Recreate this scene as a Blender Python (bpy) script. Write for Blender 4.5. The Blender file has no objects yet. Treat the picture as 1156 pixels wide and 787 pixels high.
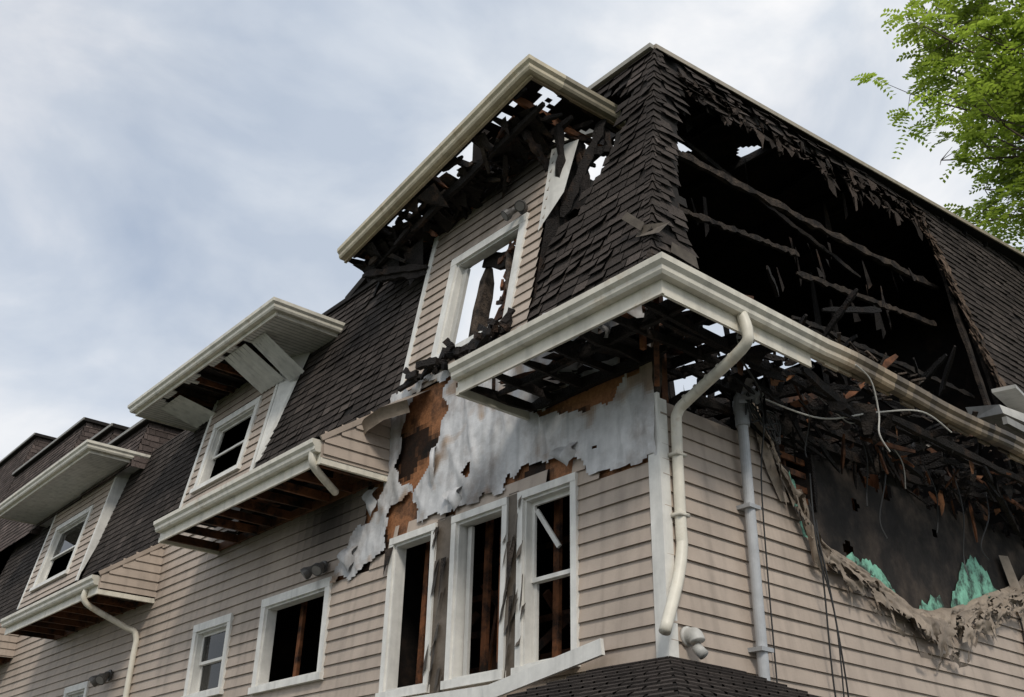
import bpy, math, random, bmesh, bisect
from mathutils import Vector, Matrix, noise
random.seed(7)
sc=bpy.context.scene
V3=Vector
def nz(x,y,z=0.0): return noise.noise(V3((x,y,z)))
# ------------------------------------------------------------ materials
def mat(name,base,rough=0.7,nscale=6,namt=0.25,bump=0.0,bscale=40,spec=0.3,stretch=None,kind=None,mixc=None,mixscale=2.0,mixlo=.5,mixhi=.65,streak=0):
    m=bpy.data.materials.new(name); m.use_nodes=True; nt=m.node_tree; N=nt.nodes; Lk=nt.links
    b=N['Principled BSDF']; b.inputs['Roughness'].default_value=rough
    b.inputs['Specular IOR Level'].default_value=spec
    tc=N.new('ShaderNodeTexCoord'); mp=N.new('ShaderNodeMapping')
    Lk.new(tc.outputs['Object'],mp.inputs['Vector'])
    if stretch: mp.inputs['Scale'].default_value=stretch
    n=N.new('ShaderNodeTexNoise'); n.inputs['Scale'].default_value=nscale; n.inputs['Detail'].default_value=8; n.inputs['Roughness'].default_value=.65
    Lk.new(mp.outputs[0],n.inputs['Vector'])
    r=N.new('ShaderNodeMapRange'); r.inputs['From Min'].default_value=.3; r.inputs['From Max'].default_value=.7
    r.inputs['To Min'].default_value=1-namt; r.inputs['To Max'].default_value=1+namt*.5
    Lk.new(n.outputs['Fac'],r.inputs['Value'])
    at=N.new('ShaderNodeVertexColor'); at.layer_name='Col'
    m1=N.new('ShaderNodeVectorMath'); m1.operation='MULTIPLY'
    if mixc:
        n2=N.new('ShaderNodeTexNoise'); n2.inputs['Scale'].default_value=mixscale; n2.inputs['Detail'].default_value=10; n2.inputs['Roughness'].default_value=.7
        Lk.new(mp.outputs[0],n2.inputs['Vector'])
        r2=N.new('ShaderNodeMapRange'); r2.inputs['From Min'].default_value=mixlo; r2.inputs['From Max'].default_value=mixhi
        Lk.new(n2.outputs['Fac'],r2.inputs['Value'])
        mx=N.new('ShaderNodeMix'); mx.data_type='RGBA'; mx.inputs[6].default_value=(*base,1); mx.inputs[7].default_value=(*mixc,1)
        Lk.new(r2.outputs[0],mx.inputs[0]); Lk.new(mx.outputs[2],m1.inputs[0])
    else: m1.inputs[0].default_value=base
    Lk.new(at.outputs['Color'],m1.inputs[1])
    m2=N.new('ShaderNodeVectorMath'); m2.operation='SCALE'
    Lk.new(m1.outputs[0],m2.inputs[0]); Lk.new(r.outputs[0],m2.inputs['Scale'])
    last=m2
    if streak:   # vertical rain streak dirt
        mp3=N.new('ShaderNodeMapping'); mp3.inputs['Scale'].default_value=(7,7,.5); Lk.new(tc.outputs['Object'],mp3.inputs[0])
        n3=N.new('ShaderNodeTexNoise'); n3.inputs['Scale'].default_value=1; n3.inputs['Detail'].default_value=5; Lk.new(mp3.outputs[0],n3.inputs[0])
        r3=N.new('ShaderNodeMapRange'); r3.inputs['From Min'].default_value=.5; r3.inputs['From Max'].default_value=.75; r3.inputs['To Min'].default_value=1; r3.inputs['To Max'].default_value=1-streak; Lk.new(n3.outputs['Fac'],r3.inputs['Value'])
        m3=N.new('ShaderNodeVectorMath'); m3.operation='SCALE'; Lk.new(m2.outputs[0],m3.inputs[0]); Lk.new(r3.outputs[0],m3.inputs['Scale']); last=m3
    Lk.new(last.outputs[0],b.inputs['Base Color'])
    if bump>0:
        if kind=='char':
            t=N.new('ShaderNodeTexVoronoi'); t.inputs['Scale'].default_value=bscale; t.feature='DISTANCE_TO_EDGE'; o='Distance'
        else:
            t=N.new('ShaderNodeTexNoise'); t.inputs['Scale'].default_value=bscale; t.inputs['Detail'].default_value=6; o='Fac'
        Lk.new(mp.outputs[0],t.inputs['Vector'])
        bp=N.new('ShaderNodeBump'); bp.inputs['Strength'].default_value=bump; bp.inputs['Distance'].default_value=.02
        Lk.new(t.outputs[o],bp.inputs['Height']); Lk.new(bp.outputs[0],b.inputs['Normal'])
    return m
M={}
M['siding']=mat('vinyl_siding',(.48,.395,.325),.55,2.2,.14,.08,60,spec=.25,streak=.22)
M['white']=mat('white_trim',(.78,.76,.71),.5,5,.16,.05,30,spec=.3,streak=.25)
M['gutter']=mat('gutter_paint',(.77,.72,.61),.42,3,.20,.05,30,spec=.4,mixc=(.46,.36,.24),mixscale=3,mixlo=.56,mixhi=.76,streak=.25)
M['shingle']=mat('asphalt_shingle',(.060,.049,.043),.9,30,.45,.6,160,spec=.2)
M['shingle2']=mat('asphalt_shingle_brown',(.11,.085,.075),.9,30,.35,.6,160,spec=.2)
M['under']=mat('roof_underlay',(.02,.017,.015),.9,8,.4,.3,30)
M['char']=mat('charred_wood',(.016,.012,.010),.8,7,.5,.9,28,kind='char',spec=.3,mixc=(.085,.048,.030),mixscale=2.6,mixlo=.54,mixhi=.74)
M['ash']=mat('charred_wood_ashy',(.085,.062,.046),.85,9,.5,.9,25,kind='char',mixc=(.016,.012,.010),mixscale=4,mixlo=.42,mixhi=.6)
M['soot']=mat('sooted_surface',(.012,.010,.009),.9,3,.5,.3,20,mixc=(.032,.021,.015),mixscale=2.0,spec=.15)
M['burnt']=mat('burnt_sheathing',(.020,.017,.015),.8,3,.5,.35,14,mixc=(.085,.064,.050),mixscale=1.6,mixlo=.45,mixhi=.72,spec=.25)
M['wood']=mat('framing_lumber',(.25,.098,.042),.75,4,.4,.2,30,mixc=(.030,.018,.013),mixscale=2.6,mixlo=.45,mixhi=.60)
M['osb']=mat('osb_sheathing',(.36,.16,.072),.8,28,.4,.3,60,mixc=(.08,.045,.03),mixscale=2.2,mixlo=.5,mixhi=.66)
M['wrap']=mat('house_wrap',(.66,.655,.655),.5,5,.20,.5,9,spec=.3,mixc=(.33,.27,.23),mixscale=1.5,mixlo=.48,mixhi=.74,streak=.35)
M['green']=mat('green_sheathing_board',(.25,.56,.41),.7,9,.35,.1,30,mixc=(.04,.055,.045),mixscale=3.5,mixlo=.47,mixhi=.60)
M['melt']=mat('melted_siding',(.42,.34,.265),.6,6,.35,.4,12,mixc=(.12,.09,.065),mixscale=3,mixlo=.52,mixhi=.70)
M['metal']=mat('galvanized_conduit',(.45,.46,.47),.42,6,.2,.05,20,spec=.5)
M['darkmetal']=mat('dark_fixture_metal',(.08,.075,.07),.5,6,.3,.05,20,spec=.5)
M['cable']=mat('cable_rubber',(.03,.03,.03),.5,6,.1)
M['cablew']=mat('cable_white',(.5,.48,.44),.5,6,.1)
M['concrete']=mat('concrete',(.32,.31,.29),.85,4,.25,.3,50)
M['asphalt']=mat('asphalt',(.055,.055,.056),.9,3,.25,.4,120)
M['grass']=mat('grass_ground',(.06,.085,.03),.95,1.2,.4,.6,60)
M['paint']=mat('road_paint',(.7,.6,.15),.7,5,.2)
M['bark']=mat('bark',(.10,.075,.055),.9,5,.4,.8,18,stretch=(1,1,.25))
def glass():
    m=bpy.data.materials.new('window_glass'); m.use_nodes=True; nt=m.node_tree; N=nt.nodes; N.clear()
    o=N.new('ShaderNodeOutputMaterial'); mx=N.new('ShaderNodeMixShader'); t=N.new('ShaderNodeBsdfTransparent'); g=N.new('ShaderNodeBsdfGlossy')
    t.inputs[0].default_value=(.55,.58,.58,1); g.inputs['Roughness'].default_value=.03; f=N.new('ShaderNodeFresnel'); f.inputs[0].default_value=1.5
    nt.links.new(f.outputs[0],mx.inputs[0]); nt.links.new(t.outputs[0],mx.inputs[1]); nt.links.new(g.outputs[0],mx.inputs[2]); nt.links.new(mx.outputs[0],o.inputs[0]); return m
M['glass']=glass()
def leafm():
    m=bpy.data.materials.new('leaf'); m.use_nodes=True; nt=m.node_tree; N=nt.nodes; b=N['Principled BSDF']; b.inputs['Roughness'].default_value=.5
    at=N.new('ShaderNodeVertexColor'); at.layer_name='Col'
    m1=N.new('ShaderNodeVectorMath'); m1.operation='MULTIPLY'; m1.inputs[0].default_value=(.12,.20,.03); nt.links.new(at.outputs[0],m1.inputs[1])
    m2=N.new('ShaderNodeVectorMath'); m2.operation='MULTIPLY'; m2.inputs[0].default_value=(.36,.48,.07); nt.links.new(at.outputs[0],m2.inputs[1])
    tr=N.new('ShaderNodeBsdfTranslucent'); mx=N.new('ShaderNodeMixShader'); mx.inputs[0].default_value=.5
    nt.links.new(m1.outputs[0],b.inputs['Base Color']); nt.links.new(m2.outputs[0],tr.inputs[0])
    nt.links.new(b.outputs[0],mx.inputs[1]); nt.links.new(tr.outputs[0],mx.inputs[2]); nt.links.new(mx.outputs[0],N['Material Output'].inputs[0]); return m
M['leaf']=leafm()
# ------------------------------------------------------------ mesh accumulator
def C3(c): return (c,c,c) if isinstance(c,(int,float)) else c
class MB:
    def __init__(s): s.v=[];s.f=[];s.c=[]
    def face(s,pts,c=1.0):
        i=len(s.v); s.v+= [tuple(p) for p in pts]; s.f.append(tuple(range(i,i+len(pts)))); s.c.append(C3(c))
    def hexa(s,p,c=1.0):
        i=len(s.v); s.v+=[tuple(q) for q in p]
        for f in ((0,3,2,1),(4,5,6,7),(0,1,5,4),(1,2,6,5),(2,3,7,6),(3,0,4,7)):
            s.f.append(tuple(i+k for k in f)); s.c.append(C3(c))
    def box(s,a,b,c=1.0):
        x0,y0,z0=a;x1,y1,z1=b
        s.hexa([(x0,y0,z0),(x1,y0,z0),(x1,y1,z0),(x0,y1,z0),(x0,y0,z1),(x1,y0,z1),(x1,y1,z1),(x0,y1,z1)],c)
    def beam(s,p0,p1,w,h,c=1.0,rough=0.0,seg=1,up=None):
        p0=V3(p0);p1=V3(p1);d=(p1-p0)
        if d.length<1e-4:return
        d.normalize(); u=V3(up) if up else V3((0,0,1))
        if abs(d.dot(u))>.95: u=V3((0,1,0))
        sd=d.cross(u).normalized(); u=sd.cross(d).normalized(); i0=len(s.v)
        for k in range(seg+1):
            t=k/seg; c0=p0.lerp(p1,t)
            ww=w*(1-rough*random.random()); hh=h*(1-rough*random.random())
            if rough:
                if k in(0,seg) and seg>3: ww*=.55;hh*=.5
                c0=c0+sd*random.uniform(-1,1)*rough*w*.15+u*random.uniform(-1,1)*rough*h*.2
            for a,b in((-1,-1),(1,-1),(1,1),(-1,1)): s.v.append(tuple(c0+sd*a*ww/2+u*b*hh/2))
        cc=C3(c)
        for k in range(seg):
            for j in range(4):
                a=i0+k*4+j;b=i0+k*4+(j+1)%4
                s.f.append((a,b,b+4,a+4)); s.c.append(cc)
        s.f.append((i0+3,i0+2,i0+1,i0)); s.c.append(cc)
        e=i0+seg*4; s.f.append((e,e+1,e+2,e+3)); s.c.append(cc)
    def tube(s,pts,r,c=1.0,n=10,sub=6,cap=True):
        P=[V3(p) for p in pts]; path=[]
        if sub>1 and len(P)>2:
            for i in range(len(P)-1):
                a=P[max(i-1,0)];b=P[i];cc=P[i+1];d=P[min(i+2,len(P)-1)]
                for k in range(sub):
                    t=k/sub
                    path.append(.5*((2*b)+(cc-a)*t+(2*a-5*b+4*cc-d)*t*t+(3*b-a-3*cc+d)*t**3))
            path.append(P[-1])
        else: path=P
        i0=len(s.v); prev=None; rr=r if isinstance(r,(list,tuple)) else (r,r)
        for k,p in enumerate(path):
            d=(path[min(k+1,len(path)-1)]-path[max(k-1,0)]).normalized()
            if prev is None:
                u=V3((0,0,1)) if abs(d.z)<.9 else V3((1,0,0)); sd=d.cross(u).normalized()
            else: sd=(prev-d*prev.dot(d)).normalized()
            prev=sd; u=d.cross(sd); rad=rr[0]+(rr[1]-rr[0])*k/max(1,len(path)-1)
            for j in range(n):
                a=2*math.pi*j/n; s.v.append(tuple(p+sd*math.cos(a)*rad+u*math.sin(a)*rad))
        cc=C3(c)
        for k in range(len(path)-1):
            for j in range(n):
                a=i0+k*n+j;b=i0+k*n+(j+1)%n; s.f.append((a,b,b+n,a+n)); s.c.append(cc)
        if cap:
            s.f.append(tuple(i0+j for j in range(n))[::-1]); s.c.append(cc)
            e=i0+(len(path)-1)*n; s.f.append(tuple(e+j for j in range(n))); s.c.append(cc)
    def build(s,name,m,parent=None,smooth=False,weld=False):
        me=bpy.data.meshes.new(name); me.from_pydata(s.v,[],s.f)
        at=me.color_attributes.new('Col','FLOAT_COLOR','CORNER')
        buf=[]
        for f,c in zip(s.f,s.c): buf+=[c[0],c[1],c[2],1.0]*len(f)
        at.data.foreach_set('color',buf)
        if smooth: me.polygons.foreach_set('use_smooth',[True]*len(me.polygons))
        if weld:
            bm=bmesh.new(); bm.from_mesh(me); bmesh.ops.remove_doubles(bm,verts=bm.verts,dist=.0005)
            for f in bm.faces: f.smooth=True
            bm.to_mesh(me); bm.free()
        me.materials.append(m); me.update()
        o=bpy.data.objects.new(name,me); sc.collection.objects.link(o)
        if parent: o.parent=parent
        return o
def empty(n):
    e=bpy.data.objects.new(n,None); sc.collection.objects.link(e); return e
house=empty('burned_townhouse')
# ------------------------------------------------------------ key dims
ZS=6.31; OV=1.18; ZF=7.35; kA=.243; kB=.158; kD=.165; XE=-46
def FA(u,z,o=0): return V3((u,-o,z))
def FB(u,z,o=0): return V3((o,u,z))
def FD(u,z,o=0): return V3((u,kD*(z-ZF)-o,z))
def FMA(u,z,o=0): return V3((u,kA*(z-ZF)-o,z))
def FMB(u,z,o=0): return V3((-kB*(z-ZF)+o,u,z))
def inpoly(x,y,P):
    r=False;j=len(P)-1
    for i in range(len(P)):
        if (P[i][1]>y)!=(P[j][1]>y) and x<(P[j][0]-P[i][0])*(y-P[i][1])/(P[j][1]-P[i][1])+P[i][0]: r=not r
        j=i
    return r
ROW=.155
def siding(mb,F,u0,u1,z0,z1,rects=(),maskout=None,soot=None,du=.2):
    us=set([u0,u1]); n=int((u1-u0)/du)+1
    for i in range(n+1): us.add(u0+(u1-u0)*i/n)
    for r in rects:
        for q in(r[0],r[1]):
            if u0<q<u1: us.add(q)
    us=sorted(us); k0=math.floor(z0/ROW)
    for a,b in zip(us[:-1],us[1:]):
        if b-a<1e-5: continue
        um=(a+b)/2; k=k0
        while k*ROW<z1-1e-6:
            zr=k*ROW; zl=max(zr,z0); zh=min(zr+ROW,z1); k+=1
            ivs=[(zl,zh)]
            for r in rects:
                if r[0]<um<r[1]:
                    nv=[]
                    for p,q in ivs:
                        if r[3]<=p or r[2]>=q: nv.append((p,q))
                        else:
                            if r[2]>p: nv.append((p,r[2]))
                            if r[3]<q: nv.append((r[3],q))
                    ivs=nv
            j0=.005*nz(a*.9,k*7.7); j1=.005*nz(b*.9,k*7.7)
            off=((k//2)*1.37)%3.6; pid=math.floor((um+off)/3.6); tone=1+.07*nz(pid*5.3,(k//2)*3.1,9)
            for p,q in ivs:
                if q-p<.003: continue
                if maskout and maskout(um,(p+q)/2): continue
                c=tone*(soot(um,(p+q)/2) if soot else 1.0)
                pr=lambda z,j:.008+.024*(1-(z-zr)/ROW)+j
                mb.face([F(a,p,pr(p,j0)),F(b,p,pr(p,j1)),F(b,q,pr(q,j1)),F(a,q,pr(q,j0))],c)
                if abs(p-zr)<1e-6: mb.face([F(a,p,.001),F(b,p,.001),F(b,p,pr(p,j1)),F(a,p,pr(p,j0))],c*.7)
def fbox(mb,F,u0,u1,z0,z1,o0,o1,c=1.0):
    mb.hexa([F(u0,z0,o0),F(u1,z0,o0),F(u1,z0,o1),F(u0,z0,o1),F(u0,z1,o0),F(u1,z1,o0),F(u1,z1,o1),F(u0,z1,o1)],c)
trim=MB(); gl=MB()
def window(F,u0,u1,z0,z1,tw=.11,sashes=True,glass=0.0,c=1.0,mid=.5,lower=True,upper=True):
    fbox(trim,F,u0-tw,u0,z0-.0,z1,-.02,.055,c); fbox(trim,F,u1,u1+tw,z0,z1,-.02,.055,c)
    fbox(trim,F,u0-tw,u1+tw,z1,z1+tw,-.02,.06,c); fbox(trim,F,u0-tw-.02,u1+tw+.02,z0-.09,z0,-.02,.085,c)
    j=.03
    fbox(trim,F,u0,u0+j,z0,z1,-.13,.02,c*.9); fbox(trim,F,u1-j,u1,z0,z1,-.13,.02,c*.9)
    fbox(trim,F,u0+j,u1-j,z1-j,z1,-.13,.02,c*.9); fbox(trim,F,u0+j,u1-j,z0,z0+j,-.13,.03,c*.9)
    zm=z0+(z1-z0)*mid; w=.045
    if sashes:
        L=[]
        if upper: L.append((zm-.02,z1-j,-.06))
        if lower: L.append((z0+j,zm+.02,-.10))
        for (a,b,of) in L:
            fbox(trim,F,u0+j,u0+j+w,a,b,of-.03,of,c); fbox(trim,F,u1-j-w,u1-j,a,b,of-.03,of,c)
            fbox(trim,F,u0+j+w,u1-j-w,b-w,b,of-.03,of,c); fbox(trim,F,u0+j+w,u1-j-w,a,a+w,of-.03,of,c)
    if glass>0:
        for (a,b,of) in ((zm+.02,z1-j-w,-.075),(z0+j+w,zm-.02,-.115)):
            if random.random()<glass: gl.face([F(u0+j+w,a,of),F(u1-j-w,a,of),F(u1-j-w,b,of),F(u0+j+w,b,of)])
# ------------------------------------------------------------ walls
sid=MB()
bay=[(-4.42,-3.62),(-3.14,-2.3),(-1.95,-1.2)]
rectsA=[(-4.47,-1.12,3.5,5.42),(-7.73,-5.93,3.88,5.14),(-10.0,-8.78,3.98,5.1),(-15.7,-14.5,3.3,4.75),(-19.2,-18.0,3.3,4.6),
        (-3.6,-2.2,.9,2.4),(-7.6,-6.1,.9,2.4),(-13.2,-11.8,.9,2.4)]
wrapP=[(-4.75,7.45),(.05,7.45),(.05,5.27),(-.95,5.36),(-1.0,5.50),(-2.9,5.52),(-4.5,5.5),(-4.75,5.28),(-5.3,5.12),(-5.9,5.1),(-5.55,5.5),(-5.25,5.85),(-5.15,6.3),(-4.8,6.5)]
def moA(u,z): return inpoly(u+.06*nz(u*4,z*4),z+.05*nz(u*5,z*5,3),wrapP)
def sootA(u,z):
    s=1.0
    d=math.hypot(u+6.1,(z-6.1)*1.3); s*=1-.9*math.exp(-(d/.8)**2)
    if z>5.4 and -10<u<-4.7: s*=1-.3*min(1,(z-5.4)/.9)
    s*=1-.14*max(0,nz(u*1.3,z*.5,5)+.3)
    return max(.08,s)
siding(sid,FA,XE,0,.45,ZS+.02,rectsA,moA,sootA,.2)
for (a,b) in((-4.72,-1.9),(-12.0,-9.0),(-19.8,-17)): siding(sid,FA,a,b,ZS+.02,ZF,(),moA,sootA,.2)
siding(sid,FA,XE,-24.6,ZS+.02,9.6,(),None,None,.6)
def sheet(mb,F,u0,u1,z0,z1,o,rects,mask=None,d=.15,c=1.0):
    us={u0,u1};zs={z0,z1}
    for i in range(1,int((u1-u0)/d)+1): us.add(u0+i*d)
    for i in range(1,int((z1-z0)/d)+1): zs.add(z0+i*d)
    for r in rects:
        us|={q for q in r[:2] if u0<q<u1}; zs|={q for q in r[2:4] if z0<q<z1}
    us=sorted(us);zs=sorted(zs)
    for a,b in zip(us,us[1:]):
        for p,q in zip(zs,zs[1:]):
            um=(a+b)/2;zm=(p+q)/2
            if any(r[0]<um<r[1] and r[2]<zm<r[3] for r in rects): continue
            if mask and mask(um,zm): continue
            cc=c(um,zm) if callable(c) else c
            mb.face([F(a,p,o),F(b,p,o),F(b,q,o),F(a,q,o)],cc)
osb=MB(); inner=MB()
def osbc(u,z):
    n=nz(u*1.3,z*1.3,9)+.4*nz(u*5,z*5,2); n=n+(.35 if (-5.0<u<-3.4 and z<5.95) else 0)
    k=max(.07,min(1,1-(n-.12)*4)); return (k,k,k)
sheet(osb,FA,-6.2,0,3.0,ZF,-.012,rectsA,None,.07,osbc)
osb.build('wall_sheathing',M['osb'],house)
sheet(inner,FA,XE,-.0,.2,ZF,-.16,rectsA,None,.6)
holeB=[(-.05,6.4),(-.05,5.95),(.40,5.93),(.85,5.85),(1.35,6.0),(1.5,6.05),(1.78,5.65),(2.11,5.30),(2.25,4.96),(3.06,4.72),(4.24,4.40),(5.17,4.55),(6.0,4.85),(6.75,5.1),(7.6,5.5),(13,6.2),(13,7.6),(-.05,7.6)]
def moB(u,z): return inpoly(u+.1*nz(u*3,z*3,1),z+.09*nz(u*4,z*4,2),holeB)
def sootB(u,z):
    d=1e9
    for (a,b) in zip(holeB[1:-3],holeB[2:-2]):
        ax,ay=a;bx,by=b;t=max(0,min(1,((u-ax)*(bx-ax)+(z-ay)*(by-ay))/((bx-ax)**2+(by-ay)**2)))
        d=min(d,math.hypot(u-ax-t*(bx-ax),z-ay-t*(by-ay)))
    s=1-.42*math.exp(-(d/.2)**2)*(.6+.8*max(0,nz(u*3,z*3)+.3))
    s*=1-.10*max(0,nz(u*1.3,z*.5,15)+.3)
    return max(.15,s)
rectsB=[(3.2,4.6,.9,2.4),(8,9.4,.9,2.4)]
siding(sid,FB,0,12.5,.45,ZS+.02,rectsB,moB,sootB,.1)
sid.build('vinyl_siding',M['siding'],house)
openB=(1.92,2.5,5.36,5.98)
def mkB(u,z):
    if z>6.05+.3*nz(u*1.5,0,4)+.2*nz(u*5,0,8): return True
    for (cu,cz,r) in ((3.35,5.55,.07),(3.1,5.0,.08),(4.1,5.9,.1),(5.1,5.6,.05)):
        if math.hypot((u-cu)*.9,(z-cz)*.8+.02*nz(u*20,z*20))<r+.03*nz(u*9,z*9): return True
    if u<1.9 and z>5.75+.2*nz(u*4,1): return True
    return False
sb=MB(); sheet(sb,FB,.0,9.5,3.0,6.6,-.02,[openB]+rectsB,mkB,.05); sb.build('burnt_sheathing',M['burnt'],house)
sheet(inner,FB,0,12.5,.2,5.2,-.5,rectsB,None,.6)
wd=MB(); ch=MB(); ash=MB()
for y in (1.95,2.2,3.1,3.4,4.1,5.05): wd.beam((-.16,y,3.3),(-.16,y,6.2),.09,.04,random.uniform(.6,1.1))
wd.box((-.2,2.9,4.8),(-.17,3.6,5.8),1.3); wd.box((-.21,3.9,5.5),(-.18,4.4,6.1),1.3)
for z in(5.42,5.55,5.72,5.88): wd.beam((-.08,1.9,z),(-.08,2.5,z),.03,.07,random.uniform(.8,1.4))
ch.beam((.0,1.9,5.3),(.0,1.9,6.05),.06,.06,1,.2,4); ch.beam((.0,2.52,5.3),(.0,2.52,6.05),.06,.06,1,.2,4); ch.beam((.0,1.88,6.0),(.0,2.55,6.0),.06,.06,1,.2,4)
# green board left along the hole edge
gr=MB()
edge=[(1.44,6.15),(1.62,5.85),(1.78,5.62),(1.98,5.4),(2.14,5.18),(2.25,4.96),(2.6,4.84),(3.06,4.72),(3.6,4.58),(4.24,4.42),(4.7,4.46),(5.17,4.56),(5.7,4.75),(6.3,4.95),(6.9,5.15),(7.6,5.5),(8.4,5.7)]
def edgez(u):
    for a,b in zip(edge,edge[1:]):
        if a[0]<=u<=b[0]: return a[1]+(b[1]-a[1])*(u-a[0])/(b[0]-a[0])
    return 5
for (u0,u1,hs_) in((1.98,2.45,(.05,.32,.42,.36,.25,.3,.05)),(2.95,4.0,(.05,.22,.25,.22,.34,.30,.33,.26,.20,.1)),(4.4,5.05,(.1,.2,.18,.30,.27,.29,.1)),(5.15,6.4,(.1,.30,.34,.50,.60,.58,.66,.60,.48,.40,.15))):
    n=len(hs_); top=[]
    for i,h in enumerate(hs_):
        u=u0+(u1-u0)*i/(n-1)
        for j in range(3):
            h2=hs_[min(i+1,n-1)]; t=j/3; top.append((u+(u1-u0)/(n-1)*t,edgez(u)+h*(1-t)+h2*t+.05*nz(u*11+j*3,7)))
    for a,b in zip(top,top[1:]):
        if b[0]<=a[0]: continue
        gr.face([FB(a[0],edgez(a[0])-.25,-.006),FB(b[0],edgez(b[0])-.25,-.006),FB(b[0],b[1],-.006),FB(a[0],a[1],-.006)],1)
gr.build('green_sheathing_board',M['green'],house)
# melted siding: continuous crumpled sheets sagging off the edge, ragged hem
def spl(t):
    i=min(int(t),len(edge)-2); f=t-i
    a=edge[max(i-1,0)];b=edge[i];c=edge[i+1];d=edge[min(i+2,len(edge)-1)]
    g=lambda k:.5*(2*b[k]+(c[k]-a[k])*f+(2*a[k]-5*b[k]+4*c[k]-d[k])*f*f+(3*b[k]-a[k]-3*c[k]+d[k])*f**3)
    return g(0),g(1)
me=MB()
pts=[];S=[0]
for i in range(1200):
    pts.append(spl(i/1200*(len(edge)-1.001)))
    if i: S.append(S[-1]+math.hypot(pts[i][0]-pts[i-1][0],pts[i][1]-pts[i-1][1]))
TOT=S[-1]; ST=.028; nS=int(TOT/ST); K=16
def at_s(s): return pts[min(bisect.bisect(S,s),len(S)-1)]
def mlayer(seed,len0,off,top0,c0,thr):
    prev=None
    for q in range(nS):
        s=q*ST; u,z=at_s(s); fr=s/TOT
        env=.80+.7*math.exp(-((fr-.52)/.16)**2)
        step=nz(math.floor(s/.23+.8*nz(s*1.5,seed))*3.1,seed*2,1)
        L=(len0*(.75+1.0*step)+.10*nz(s*2.2,seed,5)+.05*nz(s*9,seed,6))*env; L=max(.05,L)
        row=[]
        for k in range(K+1):
            f=k/K
            cr=.05*nz(s*2.2,f*1.6,seed)+.045*nz(s*5.5,f*3.5+seed,2)+.02*nz(s*14,f*8,seed+4)
            bulge=.10*math.sin(min(1,f*1.3)*2.6)*(0.6+nz(s*1.6,seed+9))
            row.append(FB(u+.07*nz(s*3,f*2.4,seed+7)*f+(.05*math.sin(s*4+seed))*f, z+top0+.05*nz(s*3,seed)-f*L, off+bulge*.8+cr*(.4+f)))
        if prev:
            for k in range(K):
                f=k/K
                if nz(s*3.2,f*2.2,seed+20)+.35*nz(s*11,f*7,seed)>thr-.12*f: continue
                d=.75+.45*nz(s*1.6,f*1.3,seed+30); edge_d=.6 if k>K-3 else 1
                me.face([prev[k],row[k],row[k+1],prev[k+1]],c0*d*edge_d)
        prev=row
mlayer(3,.22,.035,.12,1.0,.40)
mlayer(11,.28,.075,.04,.85,.24)
mlayer(19,.38,.11,-.03,.95,.12)
for q in range(60):
    s=random.uniform(0,TOT); u,z=at_s(s); w=random.uniform(.01,.05); l=random.uniform(.1,.5); o=random.uniform(.06,.16)
    me.face([FB(u,z,.05),FB(u+w,z+.02,.06),FB(u+w*.9+random.uniform(-.08,.08),z-l*.6,o),FB(u+w*.3+random.uniform(-.08,.08),z-l,o+.02)],random.uniform(.3,1.0))
def strip(pts_,w,o,c):
    for (a,b) in zip(pts_,pts_[1:]):
        for j in range(4):
            w0=w*j/4;w1=w*(j+1)/4; f=lambda q,p:.03*math.sin(q*22+p*2)
            me.face([FB(a[0]+w0,a[1],o+f(w0,a[1])),FB(a[0]+w1,a[1],o+f(w1,a[1])),FB(b[0]+w1,b[1],o+f(w1,b[1])),FB(b[0]+w0,b[1],o+f(w0,b[1]))],c)
strip([(6.6,5.6),(6.75,5.2),(6.85,4.8),(6.8,4.4),(6.95,4.0),(7.1,3.6)],.26,.07,.9)
strip([(1.36,6.35),(1.42,6.1),(1.5,5.85),(1.62,5.55),(1.8,5.25)],.11,.08,.8)
me.build('melted_siding_edge',M['melt'],house,weld=True)
fbox(trim,FA,-.115,.036,.45,5.95,.0,.036); fbox(trim,FB,.0,.10,.45,5.9,.001,.032)
# house wrap on left facade
wr=MB()
def wrmask(u,z):
    P1=[(-4.35,7.1),(-4.0,7.45),(-3.45,7.3),(-3.55,6.5),(-4.0,5.95),(-4.45,6.2)]
    P2=[(-4.5,5.9),(-4.0,5.95),(-3.95,5.5),(-4.3,5.25),(-4.7,5.35)]
    P3=[(-1.9,6.35),(-1.2,6.05),(-.5,6.1),(-.2,6.4)]
    P4=[(-2.3,5.5),(-1.0,5.45),(-1.1,5.66),(-2.2,5.72)]
    P5=[(-5.3,6.3),(-5.0,5.9),(-4.8,5.95),(-4.75,6.4)]
    for P in(P1,P2,P3,P4,P5):
        if inpoly(u+.14*nz(u*4,z*4),z+.14*nz(u*4,z*4,5),P): return True
    if nz(u*1.6,z*1.6,31)+.25*nz(u*6,z*6,3)>.40: return True
    return not inpoly(u+.05*nz(u*5,z*4),z+.10*nz(u*5,z*5,3),wrapP)
def wroff(u,z):
    a=nz(u*2.4+z*.9,z*.55,2); b=nz(u*4.2-z*2.0,z*1.1,4); c=nz(u*1.1,z*.9,7); e=nz(u*9+z*4,z*3,12)
    return .028+.022*max(0,1-abs(a)*5)+.014*max(0,1-abs(b)*5)+.018*(c+.5)+.006*e
d=.03; nu=int(6/d);nzz=int(2.5/d)
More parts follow.
